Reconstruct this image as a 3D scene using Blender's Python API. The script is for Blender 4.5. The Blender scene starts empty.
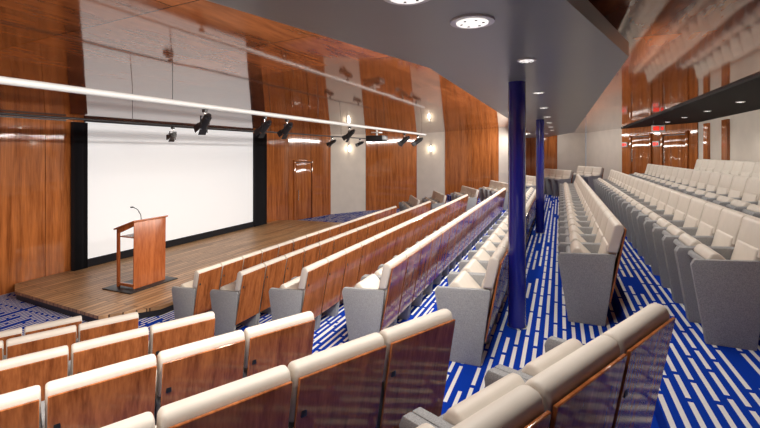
import bpy, bmesh, math, random
from mathutils import Vector, Matrix
random.seed(3)
S=bpy.context.scene
EYE=2.6
# ------------------------------------------------ materials
def new(name):
    m=bpy.data.materials.new(name); m.use_nodes=True
    nt=m.node_tree; b=nt.nodes['Principled BSDF']; return m,nt,b
def plain(name,col,rough=.5,metal=0,emit=None,es=0,coat=0,noise=0,nscale=200,bump=0,spec=.5):
    m,nt,b=new(name)
    b.inputs['Base Color'].default_value=(*col,1); b.inputs['Roughness'].default_value=rough
    b.inputs['Metallic'].default_value=metal; b.inputs['Coat Weight'].default_value=coat; b.inputs['Specular IOR Level'].default_value=spec
    if emit: b.inputs['Emission Color'].default_value=(*emit,1); b.inputs['Emission Strength'].default_value=es
    if noise or bump:
        tc=nt.nodes.new('ShaderNodeTexCoord'); n=nt.nodes.new('ShaderNodeTexNoise'); n.inputs['Scale'].default_value=nscale
        nt.links.new(tc.outputs['Object'],n.inputs['Vector'])
        if noise:
            r=nt.nodes.new('ShaderNodeValToRGB')
            r.color_ramp.elements[0].position=.3; r.color_ramp.elements[1].position=.7
            r.color_ramp.elements[0].color=(*[c*(1-noise) for c in col],1)
            r.color_ramp.elements[1].color=(*[min(1,c*(1+noise)) for c in col],1)
            nt.links.new(n.outputs['Fac'],r.inputs['Fac']); nt.links.new(r.outputs['Color'],b.inputs['Base Color'])
        if bump:
            bp=nt.nodes.new('ShaderNodeBump'); bp.inputs['Strength'].default_value=bump; bp.inputs['Distance'].default_value=.003
            nt.links.new(n.outputs['Fac'],bp.inputs['Height']); nt.links.new(bp.outputs['Normal'],b.inputs['Normal'])
    return m
def wood(name,dark,light,scale=(9,9,.7),rough=.12,ior=1.6,coat=.0,seam=None,rnd=False,wavy=0):
    m,nt,b=new(name); N=nt.nodes; L=nt.links
    tc=N.new('ShaderNodeTexCoord'); mp=N.new('ShaderNodeMapping'); mp.inputs['Scale'].default_value=scale
    L.new(tc.outputs['Object'],mp.inputs['Vector'])
    if rnd:
        oi=N.new('ShaderNodeObjectInfo'); mu=N.new('ShaderNodeMath'); mu.operation='MULTIPLY'; mu.inputs[1].default_value=40
        L.new(oi.outputs['Random'],mu.inputs[0]); L.new(mu.outputs[0],mp.inputs['Location'])
    n=N.new('ShaderNodeTexNoise'); n.inputs['Scale'].default_value=1.0; n.inputs['Detail'].default_value=5; n.inputs['Roughness'].default_value=.6
    n.inputs['Distortion'].default_value=.4
    L.new(mp.outputs['Vector'],n.inputs['Vector'])
    n2=N.new('ShaderNodeTexNoise'); n2.inputs['Scale'].default_value=6; n2.inputs['Detail'].default_value=3
    L.new(mp.outputs['Vector'],n2.inputs['Vector'])
    mx=N.new('ShaderNodeMath'); mx.operation='MULTIPLY_ADD'; mx.inputs[1].default_value=.35
    L.new(n2.outputs['Fac'],mx.inputs[0])
    m2=N.new('ShaderNodeMath'); m2.operation='MULTIPLY'; m2.inputs[1].default_value=.65
    L.new(n.outputs['Fac'],m2.inputs[0]); L.new(m2.outputs[0],mx.inputs[2])
    r=N.new('ShaderNodeValToRGB'); r.color_ramp.elements[0].position=.34; r.color_ramp.elements[1].position=.64
    r.color_ramp.elements[0].color=(*dark,1); r.color_ramp.elements[1].color=(*light,1)
    L.new(mx.outputs[0],r.inputs['Fac'])
    out=r.outputs['Color']
    if seam:
        bt=N.new('ShaderNodeTexBrick'); mp2=N.new('ShaderNodeMapping'); mp2.inputs['Rotation'].default_value=seam['rot']
        L.new(tc.outputs['Object'],mp2.inputs['Vector']); L.new(mp2.outputs['Vector'],bt.inputs['Vector'])
        bt.inputs['Scale'].default_value=1; bt.inputs['Brick Width'].default_value=seam['w']; bt.inputs['Row Height'].default_value=seam['h']
        bt.inputs['Mortar Size'].default_value=seam['m']; bt.inputs['Color1'].default_value=(1,1,1,1)
        v=seam.get('var',.75); bt.inputs['Color2'].default_value=(v,v,v,1); bt.inputs['Mortar'].default_value=(.15,.12,.1,1)
        mm=N.new('ShaderNodeMix'); mm.data_type='RGBA'; mm.blend_type='MULTIPLY'; mm.inputs['Factor'].default_value=1
        L.new(out,mm.inputs[6]); L.new(bt.outputs['Color'],mm.inputs[7]); out=mm.outputs[2]
    if wavy:
        wn=N.new('ShaderNodeTexNoise'); wn.inputs['Scale'].default_value=.9; wn.inputs['Detail'].default_value=1
        L.new(tc.outputs['Object'],wn.inputs['Vector'])
        bp=N.new('ShaderNodeBump'); bp.inputs['Strength'].default_value=1; bp.inputs['Distance'].default_value=wavy
        L.new(wn.outputs['Fac'],bp.inputs['Height']); L.new(bp.outputs['Normal'],b.inputs['Normal'])
    L.new(out,b.inputs['Base Color'])
    b.inputs['Roughness'].default_value=rough; b.inputs['IOR'].default_value=ior
    return m
def carpet():
    m,nt,b=new('carpet_blue_dash'); N=nt.nodes; L=nt.links
    tc=N.new('ShaderNodeTexCoord'); mp=N.new('ShaderNodeMapping'); mp.inputs['Rotation'].default_value=(0,0,math.radians(90))
    L.new(tc.outputs['Object'],mp.inputs['Vector'])
    bt=N.new('ShaderNodeTexBrick'); L.new(mp.outputs['Vector'],bt.inputs['Vector'])
    bt.offset=.37; bt.offset_frequency=2; bt.squash=.55; bt.squash_frequency=3
    bt.inputs['Scale'].default_value=1; bt.inputs['Brick Width'].default_value=.58; bt.inputs['Row Height'].default_value=.07
    bt.inputs['Mortar Size'].default_value=.0212; bt.inputs['Mortar Smooth'].default_value=0; bt.inputs['Bias'].default_value=0
    bt.inputs['Color1'].default_value=(0,0,0,1); bt.inputs['Color2'].default_value=(1,1,1,1); bt.inputs['Mortar'].default_value=(0,0,0,1)
    g=N.new('ShaderNodeMath'); g.operation='GREATER_THAN'; g.inputs[1].default_value=.14
    L.new(bt.outputs['Color'],g.inputs[0])
    mx=N.new('ShaderNodeMix'); mx.data_type='RGBA'; L.new(g.outputs[0],mx.inputs['Factor'])
    mx.inputs[6].default_value=(.004,.038,.36,1); mx.inputs[7].default_value=(.76,.76,.73,1)
    n=N.new('ShaderNodeTexNoise'); n.inputs['Scale'].default_value=250; L.new(tc.outputs['Object'],n.inputs['Vector'])
    bp=N.new('ShaderNodeBump'); bp.inputs['Strength'].default_value=.3; bp.inputs['Distance'].default_value=.004
    L.new(n.outputs['Fac'],bp.inputs['Height']); L.new(bp.outputs['Normal'],b.inputs['Normal'])
    L.new(mx.outputs[2],b.inputs['Base Color']); b.inputs['Roughness'].default_value=.95
    b.inputs['Specular IOR Level'].default_value=.05
    return m
M_wallwood=wood('wall_wood',(.19,.05,.013),(.54,.18,.05),(9,9,.5),.07,1.6,wavy=.008)
M_ceilwood=wood('ceiling_wood',(.14,.037,.012),(.40,.12,.038),(3,.5,3),.06,1.42,seam=dict(rot=(0,0,0),w=2.6,h=1.15,m=.006,var=.6),wavy=.003)
M_chairwood=wood('seat_wood',(.19,.052,.016),(.50,.165,.052),(1.2,14,2.2),.1,1.52,rnd=True)
M_lecwood=wood('lectern_wood',(.24,.055,.014),(.5,.15,.045),(8,8,1),.25)
M_deck=wood('stage_wood',(.36,.19,.085),(.66,.41,.22),(6,.6,6),.4,1.45,seam=dict(rot=(0,0,math.radians(90)),w=1.6,h=.11,m=.008,var=.6))
M_cream=plain('cream_leather',(.70,.64,.56),.5,noise=.04,nscale=8,bump=.05)
M_gray=plain('gray_fabric',(.33,.335,.34),.9,noise=.25,nscale=220,bump=.5)
M_black=plain('black_metal',(.015,.015,.017),.4)
M_curtain=plain('black_velvet',(.008,.008,.012),.95)
M_screen=plain('screen_cloth',(.80,.82,.85),.8,emit=(.93,.97,1),es=.27)  # cloth given a faint glow of its own in place of projected light
M_beige=plain('beige_panel',(.68,.62,.54),.55,noise=.04,nscale=3)
M_slab=plain('painted_gray',(.18,.19,.18),.3,noise=.03,nscale=2)
M_dark=plain('dark_soffit_paint',(.01,.01,.012),.7,spec=.15)
M_blue=plain('blue_lacquer',(.008,.014,.22),.16,coat=.6)
M_white=plain('white_enamel',(.62,.62,.61),.35)
M_lamp=plain('lamp_glow',(1,1,1),.5,emit=(1,.95,.88),es=1.0)
M_glow=plain('sconce_glow',(1,1,1),.5,emit=(1,.9,.75),es=3)
M_lens=plain('lens_glass',(.05,.06,.08),.05)
M_chrome=plain('brushed_metal',(.6,.6,.58),.25,1)
M_red=plain('exit_red',(.6,.02,.015),.4,emit=(1,.05,.03),es=.8)
M_carpet=carpet()
# ------------------------------------------------ mesh builder
class B:
    def __init__(s,mats): s.bm=bmesh.new(); s.mats=mats
    def _merge(s,b,mat,bevel,segs,smooth=True):
        if bevel>0:
            bmesh.ops.bevel(b,geom=b.edges[:],offset=bevel,segments=segs,affect='EDGES',profile=.5,clamp_overlap=True)
        bmesh.ops.recalc_face_normals(b,faces=b.faces[:])
        i=s.mats.index(mat)
        for f in b.faces: f.material_index=i; f.smooth=smooth
        me=bpy.data.meshes.new('t'); b.to_mesh(me); b.free(); s.bm.from_mesh(me); bpy.data.meshes.remove(me)
    def prism(s,prof,y0,y1,mat,bevel=0,segs=2,smooth=True,plane='xz'):
        b=bmesh.new()
        f=(lambda p,t:(p[0],t,p[1])) if plane=='xz' else (lambda p,t:(p[0],p[1],t))
        a=[b.verts.new(f(p,y0)) for p in prof]; c=[b.verts.new(f(p,y1)) for p in prof]
        b.faces.new(a); b.faces.new(c[::-1]); n=len(prof)
        for i in range(n): b.faces.new((a[i],c[i],c[(i+1)%n],a[(i+1)%n]))
        s._merge(b,mat,bevel,segs,smooth and bevel>0)
    def box(s,c,d,mat,bevel=0,rot=None,segs=2):
        b=bmesh.new(); bmesh.ops.create_cube(b,size=1)
        M=Matrix.Translation(c)@(rot.to_4x4() if rot else Matrix.Identity(4))@Matrix.Diagonal((*d,1))
        bmesh.ops.transform(b,matrix=M,verts=b.verts[:]); s._merge(b,mat,bevel,segs,bevel>0)
    def cyl(s,p0,p1,r,mat,segs=20,r2=None,bevel=0):
        p0=Vector(p0);p1=Vector(p1);d=p1-p0
        b=bmesh.new(); bmesh.ops.create_cone(b,cap_ends=True,segments=segs,radius1=r,radius2=r if r2 is None else r2,depth=d.length)
        M=Matrix.Translation((p0+p1)/2)@d.to_track_quat('Z','Y').to_matrix().to_4x4()
        bmesh.ops.transform(b,matrix=M,verts=b.verts[:]); s._merge(b,mat,bevel,2,True)
    def mesh(s,name):
        me=bpy.data.meshes.new(name); s.bm.to_mesh(me); s.bm.free()
        for m in s.mats: me.materials.append(m)
        try: me.set_sharp_from_angle(angle=math.radians(38))
        except Exception: pass
        return me
    def obj(s,name,loc=(0,0,0),rz=0):
        o=bpy.data.objects.new(name,s.mesh(name)); o.location=loc; o.rotation_euler=(0,0,rz)
        S.collection.objects.link(o); return o
# ------------------------------------------------ floor with raked tiers
NV=Vector((.46,.888))
def tline(x):
    k=Vector((x,2.3-.24*x)); k2=Vector((x,15.3+.24*x))
    t=(k.y+2.4)/.888; t2=(19.9-k2.y)/.888
    return [k-NV*t,k,k2,k2+Vector((-.46,.888))*t2]
T=[-4.3,-3.4,-2.35,-1.3,-.43,.5,1.4,2.25,4.2]
Z=[.2,.42,.64,.87,1.1,1.22,1.4,1.55]
fb=B([M_carpet,M_dark])
fb.box((-2.9,8.8,-.05),(13.2,22.6,.1),M_carpet)
for i,z in enumerate(Z):
    a=tline(T[i]); c=tline(T[i+1])
    fb.prism([tuple(p) for p in a]+[tuple(p) for p in c[::-1]],0.001,z,M_carpet,plane='xy')
fb.obj('floor')
# stage
sb=B([M_deck,M_black])
st=[(-9.34,4.75),(-8.85,4.5),(-6.35,4.3),(-5.85,4.95),(-5.8,8.8),(-5.85,12.65),(-6.35,13.3),(-8.85,13.1),(-9.34,12.85)]
sb.prism(st,.10,.15,M_deck,plane='xy')
sb.prism([(x*.997-.02,8.8+(y-8.8)*.995) for x,y in st],.002,.10,M_black,plane='xy')
sb.obj('stage_platform')
# ------------------------------------------------ walls
W=[((-9.36,4.1),'w'),((-9.36,13.5),'w'),((-8.8,15.73),'b'),((-7.91,17.3),'w'),((-6.19,19.28),'b'),((-4.9,19.5),'w'),((-2.5,19.6),'b'),((-1.94,19.6),'w'),((-.1,19.8),'b'),((1.0,20),'b'),((1.9,16.3),'w'),((3.3,13.5),'b'),((3.3,4.1),'w'),((1.9,1.3),'b'),((1.0,-2.4),'w'),((-6.19,-1.9),'b'),((-7.91,.3),'w'),((-8.8,1.87),'w')]
def seg(b,p0,p1,z0,z1,t0,t1,mat,bev=0):
    p0=Vector(p0);p1=Vector(p1);d=(p1-p0).normalized(); n=Vector((d.y,-d.x))
    q=[p0+n*t0,p1+n*t0,p1+n*t1,p0+n*t1]
    b.prism([tuple(v) for v in q],z0,z1,mat,plane='xy',bevel=bev)
def mkwall(name,idx):
    b=B([M_wallwood,M_beige,M_black,M_chrome])
    for i in idx:
        p0=W[i][0];p1=W[(i+1)%len(W)][0]; k=W[i][1]
        L=(Vector(p1)-Vector(p0)).length
        if k=='b': seg(b,p0,p1,-.1,5,-.15,-.02,M_beige)
        else:
            seg(b,p0,p1,-.1,5,-.15,-.02,M_black)
            n=max(1,round(L/1.15))
            for j in range(n):
                a=Vector(p0).lerp(Vector(p1),j/n); c=Vector(p0).lerp(Vector(p1),(j+1)/n); g=(c-a).normalized()*.006
                seg(b,a+g,c-g,-.1,5,-.02,.0,M_wallwood)
        if i==11:
            for y in (12.9,11.6,9.2):
                seg(b,(3.3,y),(3.3,y-.35),1.5,3.3,-.03,.03,M_wallwood)
    return b.obj(name)
mkwall('wall_left',[0]); mkwall('wall_far',[1,2,3,4,5,6,7,8,9]); mkwall('wall_right',[10,11,12]); mkwall('wall_back',[13,14,15,16,17])
# ------------------------------------------------ ceiling
cb=B([M_ceilwood,M_dark])
def zc(x): return 3.3+(x+9.4)*math.tan(math.radians(3))
cb.prism([(-9.5,zc(-9.5)),(-.25,zc(-.25)),(-.25,zc(-.25)+.1),(-9.5,zc(-9.5)+.1)],-2.6,20.3,M_ceilwood)
cb.prism([(-.25,3.4),(1.89,3.4),(1.89,3.95),(-.25,3.95)],-2.6,20.3,M_ceilwood)
cb.prism([(1.89,3.37),(3.45,3.37),(3.45,3.95),(1.89,3.95)],-2.6,20.3,M_dark)
cb.obj('ceiling')
# hanging slab
left=[(-2.2,-2.2),(-.86,2.97),(-.86,14.6),(-1.9,19.4)]
right=[(-1.2,-2.2),(.40,3.1),(.40,14.4),(-.65,19.4)]
sl=B([M_slab,M_white])
poly=left+right[::-1]
sl.prism(poly,3.2,3.29,M_slab,plane='xy')
slab=sl.obj('ceiling_soffit')
# fill strips added along both soffit edges to light the room
def strip(p0,p1,side,power):
    p0=Vector(p0);p1=Vector(p1);d=(p1-p0);L=d.length;d.normalize()
    n=Vector((-d.y,d.x))*side   # side=1 -> left of travel
    c=(p0+p1)/2+n*.012
    li=bpy.data.lights.new('edge_fill','AREA'); li.shape='RECTANGLE'; li.size=L*.98; li.size_y=.07; li.energy=power; li.color=(1,.95,.89)
    o=bpy.data.objects.new('edge_fill_light',li); S.collection.objects.link(o)
    zax=-Vector((n.x,n.y,-.5)).normalized(); xax=Vector((d.x,d.y,0)); yax=zax.cross(xax)
    R=Matrix((xax,yax,zax)).transposed(); o.matrix_world=Matrix.Translation((c.x,c.y,3.24))@R.to_4x4()
PL=34
for i in range(3):
    L=(Vector(left[i+1])-Vector(left[i])).length
    strip(left[i],left[i+1],1,PL*L)
    if i: strip(right[i],right[i+1],-1,PL*.24*L)
# ------------------------------------------------ downlights
def downlight(x,y,z,r=.1,power=34):
    b=B([M_white,M_lamp,M_black])
    b.cyl((0,0,0),(0,0,-.008),r,M_white,32); b.cyl((0,0,-.008),(0,0,-.012),r*.72,M_lamp,32)
    for k in range(6):
        a=k*math.pi/3; b.cyl((r*.5*math.cos(a),r*.5*math.sin(a),-.012),(r*.5*math.cos(a),r*.5*math.sin(a),-.014),.007,M_black,8)
    o=b.obj('recessed_downlight',(x,y,z))
    li=bpy.data.lights.new('spot','SPOT'); li.energy=power; li.spot_size=math.radians(140); li.spot_blend=.8; li.shadow_soft_size=.05; li.color=(1,.95,.89)
    l=bpy.data.objects.new('bulb',li); S.collection.objects.link(l); l.parent=o; l.location=(0,0,-.07)
for x,y,r in [(-.95,0,.1),(-.535,1.55,.1),(-.37,1.98,.1),(-.2,2.95,.06),(-.2,4.6,.06),(-.2,6.2,.06),(-.2,7.8,.06),(-.2,9.4,.06),(-.2,11,.06),(-.2,12.6,.06),(-.4,15,.06)]:
    downlight(x,y,3.2,r)
for y in [3,5,6.6,8.2,9.8,11.4,13]: downlight(2.55,y,3.37,.06,20)
# ------------------------------------------------ seats
cm=[M_cream,M_gray,M_chairwood,M_black]
c=B(cm)
for sgn in (1,-1):
    y0,y1=sorted((sgn*.2385,sgn*.196))
    c.prism([(.07,0),(.36,0),(.44,.60),(.43,.625),(.0,.60),(-.02,.56)],y0,y1,M_gray,.007,2)
# tip-up cushion, upholstered top, fabric underside
c.prism([(.315,.33),(.29,.335),(.05,.555),(.065,.585),(.085,.59),(.33,.37)],-.192,.192,M_gray,.008,2)
c.prism([(.33,.37),(.085,.59),(.12,.645),(.16,.65),(.37,.44)],-.192,.192,M_cream,.018,3)
c.prism([(.29,.38),(.385,.30),(.455,.62),(.47,.70),(.375,.70)],-.194,.194,M_cream,.018,3)
c.prism([(.372,.635),(.458,.635),(.508,.84),(.497,.88),(.455,.89),(.425,.87)],-.232,.232,M_cream,.02,4)
c.prism([(.390,.20),(.404,.20),(.5245,.845),(.5105,.845)],-.225,.225,M_chairwood,.003,1)
c.box((.487,-.19,.69),(.02,.028,.04),M_black,.003)
c.box((.30,0,.17),(.04,.39,.03),M_black)
seatme=c.mesh('theater_seat')
def seat(x,y,z,rz):
    o=bpy.data.objects.new('theater_seat',seatme); o.location=(x,y,z); o.rotation_euler=(0,0,rz); S.collection.objects.link(o)
PITCH=.48
RX=[-5.3,-4.2,-3.1,-2.0,-.95,0,.9,1.75,2.6]; RY=[4.69,4.32,4.1,3.83,3.5,4.15,3.75,3.9,4.3]; RZ=[0]+Z
for x,ys,z in zip(RX,RY,RZ):
    L=17.6-2*ys
    if x>2: L-=.6
    n=int(L/PITCH)
    for j in range(n): seat(x,ys+(j+.5)*PITCH,z,0)
ang=math.radians(27.4)
ends=[(-4.6,2.95,0,5),(-3.66,2.87,.2,6),(-2.57,2.7,.42,6),(-1.52,2.5,.64,6),(-.53,2.28,.87,5),(.4,2.05,1.1,5)]
for ex,ey,z,n in ends:
    for side in (1,-1):
        xa=Vector((.888,-.46*side)); ya=Vector((.46,.888*side))
        P=Vector((ex,ey if side==1 else 17.6-ey))
        for j in range(n if side==1 else 4):
            q=P-xa*.49-ya*((j+.5)*PITCH)
            seat(q.x,q.y,z,-ang*side)
for ex,ey,z,n in [(1.3,15.6,1.22,3)]:
    xa=Vector((.888,.46)); ya=Vector((.46,-.888))
    for j in range(n):
        q=Vector((ex,ey))-xa*.49-ya*((j+.5)*PITCH); seat(q.x,q.y,z,ang)
# ------------------------------------------------ pillars
for y in (3.86,8.5):
    b=B([M_blue,M_black,M_chrome]); b.cyl((0,0,0),(0,0,2.1),.073,M_blue,40); b.cyl((0,0,0),(0,0,.015),.082,M_chrome,40)
    b.obj('blue_column',(-.34,y,1.1))
# ------------------------------------------------ projection screen
b=B([M_screen,M_black,M_curtain])
X0=-9.33
b.box((X0+.05,8.69,1.785),(.02,5.38,2.92),M_screen)
b.box((X0+.045,8.69,.235),(.07,5.38,.16),M_curtain); b.box((X0+.045,8.69,3.265),(.08,5.38,.05),M_curtain)
b.obj('projection_screen')
def drape(y0,y1,name):
    b=B([M_curtain]); pr=[];n=40
    for i in range(n+1):
        y=y0+(y1-y0)*i/n; pr.append((-9.22+.035*math.sin(i*1.6),y))
    pr+=[(-9.3,y1),(-9.3,y0)]
    b.prism(pr,.152,3.22,M_curtain,plane='xy'); b.obj(name)
drape(5.72,5.99,'stage_curtain'); drape(11.39,12.0,'stage_curtain')
b=B([M_wallwood,M_black]); b.box((-9.345,4.9,3.25),(.025,1.5,.03),M_black); b.obj('trim_1')
# ------------------------------------------------ lectern
b=B([M_lecwood,M_black,M_chrome])
b.box((.0,.0,.01),(.72,1.0,.02),M_black,.004)
b.prism([(.20,.02),(.22,.02),(.24,1.20),(.22,1.21)],-.33,.33,M_lecwood,.003,1)       # front panel
for s in (-1,1):
    b.prism([(-.22,.02),(-.17,.02),(-.17,1.06),(-.22,1.04)],s*.31-.02,s*.31+.02,M_lecwood,.002,1)
    b.prism([(-.18,.98),(.22,1.14),(.22,1.21),(-.22,1.05)],s*.31-.02,s*.31+.02,M_lecwood,.002,1)
    b.prism([(-.18,.05),(.22,.05),(.22,.1),(-.18,.1)],s*.31-.02,s*.31+.02,M_lecwood,.002,1)
b.prism([(-.26,1.04),(.27,1.22),(.265,1.245),(-.265,1.065)],-.36,.36,M_lecwood,.004,1)
b.box((0,0,.92),(.36,.58,.02),M_lecwood)
pts=[(.12,-.1,1.19),(.11,-.1,1.30),(.05,-.12,1.40),(-.04,-.14,1.44)]
for p,q in zip(pts,pts[1:]): b.cyl(p,q,.007,M_black,8)
b.cyl(pts[-1],(-.09,-.15,1.435),.013,M_black,10)
b.obj('lectern',(-7.17,5.66,.15))
# ------------------------------------------------ pipes and stage lights
def pipe(name,x,z,y0,y1,r,mat,zt):
    b=B([mat,M_black]); b.cyl((x,y0,z),(x,y1,z),r,mat,20)
    y=y0+.6
    while y<y1:
        b.cyl((x,y,z),(x,y,zt),.004,M_black,8); y+=3.1
    b.obj(name)
pipe('lighting_pipe',-3.95,EYE+.55,-.2,13.2,.032,M_white,zc(-3.95)-.003)
pipe('lighting_pipe',-5.5,EYE+.41,.5,12.5,.015,M_black,zc(-5.5)-.003)
def fixture(x,y,z,aim,s=1,light=0):
    b=B([M_black,M_lens,M_chrome])
    b.box((0,0,-.02),(.05,.05,.04),M_black,.006)
    b.cyl((0,0,-.03),(0,0,-.09),.009,M_chrome,10)
    for k in (-1,1): b.box((0,k*.065,-.13),(.02,.006,.1),M_black)
    b.box((0,0,-.085),(.02,.135,.006),M_black)
    d=Vector(aim).normalized(); c0=Vector((0,0,-.155))
    b.cyl(c0-d*.1,c0+d*.08,.045,M_black,20,r2=.055); b.cyl(c0-d*.14,c0-d*.1,.028,M_black,16)
    b.cyl(c0+d*.08,c0+d*.085,.048,M_lens,20)
    q=d.to_track_quat('Z','Y').to_matrix()
    for k in range(4):
        a=k*math.pi/2; off=q@Vector((math.cos(a)*.062,math.sin(a)*.062,.12))
        b.box(c0+off,(.006,.09,.08),M_black,0,rot=q@Matrix.Rotation(a,3,'Z')@Matrix.Rotation(math.radians(18),3,'Y'))
    o=b.obj('stage_spotlight',(x,y,z)); o.scale=(s,s,s)
    if light:
        li=bpy.data.lights.new('beam','SPOT'); li.energy=light; li.spot_size=math.radians(100); li.spot_blend=1; li.shadow_soft_size=.05; li.color=(1,.88,.74)
        l=bpy.data.objects.new('beam',li); S.collection.objects.link(l); l.parent=o; l.location=c0+d*.14
        l.rotation_euler=d.to_track_quat('-Z','Y').to_euler()
for y,a,p in [(3.97,(-1,.4,-.75),160),(5.11,(-1,.2,-.75),140),(5.66,(-1,.3,-.8),0),(7.85,(-1,.1,-.8),160),(11.2,(-1,-.2,-.8),160),(12.4,(-1,-.5,-.7),0)]:
    fixture(-3.95,y,EYE+.515,a,1.0 if y<9 else 1.25,p)
for y,a in [(4.88,(-1,.6,-.2)),(9.9,(-1,.1,-.5)),(11.6,(-1,-.4,-.5))]: fixture(-5.5,y,EYE+.39,a,.9)
# projector
b=B([M_white,M_lens,M_black]); b.box((0,0,-.2),(.42,.34,.14),M_black,.02); b.cyl((-.21,.05,-.2),(-.26,.05,-.2),.045,M_lens,20)
b.cyl((0,0,-.13),(0,0,0),.02,M_white,12); b.box((0,0,-.06),(.2,.2,.02),M_white); b.obj('ceiling_projector',(-3.95,9.25,EYE+.515))
# ------------------------------------------------ doors, sconces, signs
def door(name,p0,p1,z0,z1):
    b=B([M_wallwood,M_chrome,M_black]); p0=Vector(p0);p1=Vector(p1);d=(p1-p0).normalized();n=Vector((d.y,-d.x))
    seg(b,p0,p1,z0,z1,.005,.012,M_black)
    seg(b,p0+d*.06,p1-d*.06,z0+.01,z1-.06,.012,.035,M_wallwood,.004)
    for a,c2 in ((p0-d*.05,p0+d*.03),(p1-d*.03,p1+d*.05)): seg(b,a,c2,z0,z1+.05,.005,.05,M_wallwood,.004)
    seg(b,p0,p1,z1-.03,z1+.05,.005,.05,M_wallwood,.004)
    h=p0+d*.14+n*.08; b.cyl((h.x,h.y,z0+.75),(h.x,h.y,z0+1.15),.013,M_chrome,12)
    for zz in (.8,1.1):
        g=h-n*.05; b.cyl((h.x,h.y,z0+zz),(g.x,g.y,z0+zz),.009,M_chrome,8)
    b.obj(name)
def on(i,t): 
    p0=Vector(W[i][0]);p1=Vector(W[i+1][0]); return p0+(p1-p0).normalized()*t
door('door_1',on(1,.3),on(1,1.2),0,2.25); door('door_2',on(10,.5),on(10,1.4),1.55,3.12); door('door_3',on(10,1.9),on(10,2.8),1.55,3.12)
def sconce(i,t,z):
    p0=Vector(W[i][0]);p1=Vector(W[i+1][0]);d=(p1-p0).normalized();n=Vector((d.y,-d.x)); p=p0.lerp(p1,t)
    b=B([M_glow,M_chrome]); b.box((0,0,0),(.08,.03,.3),M_chrome,.004); b.cyl((0,-.05,-.14),(0,-.05,.14),.035,M_glow,16,bevel=.005)
    q=p; o=b.obj('wall_sconce',(q.x,q.y,z),math.atan2(n.y,n.x)+math.pi/2)
    li=bpy.data.lights.new('glow','POINT'); li.energy=6; li.shadow_soft_size=.04; li.color=(1,.85,.65)
    l=bpy.data.objects.new('bulb',li); S.collection.objects.link(l); l.parent=o; l.location=(0,-.13,0)
sconce(2,.5,2.75); sconce(4,.5,2.75)
def sign(x,y,z,rz,rod=0):
    b=B([M_white,M_red,M_black]); b.box((0,0,0),(.28,.03,.16),M_white,.004); b.box((-.05,-.017,0),(.13,.004,.1),M_red); b.box((.075,-.017,0),(.06,.004,.08),M_red)
    if rod:
        for k in (-.1,.1): b.cyl((k,0,.07),(k,0,rod),.005,M_black,8)
    b.obj('exit_sign',(x,y,z),rz)
nn=Vector((-.894,-.447))
for t in (.2,1.65):
    p=on(10,t)+nn*.03; sign(p.x,p.y,2.84,math.radians(-63.4))
sign(2.2,12.2,3.17,0,.197)
# ------------------------------------------------ world + camera
w=bpy.data.worlds.new('World'); S.world=w; w.use_nodes=True
w.node_tree.nodes['Background'].inputs[0].default_value=(.8,.85,1,1); w.node_tree.nodes['Background'].inputs[1].default_value=.3
cam=bpy.data.cameras.new('Camera'); co=bpy.data.objects.new('Camera',cam); S.collection.objects.link(co); S.camera=co
co.location=(0,0,EYE); co.rotation_euler=(math.radians(90),0,math.radians(22.7))
cam.sensor_width=36; cam.lens=430/760*36; cam.shift_y=-62/760; cam.clip_start=.05
S.view_settings.view_transform='Standard'; S.view_settings.exposure=0
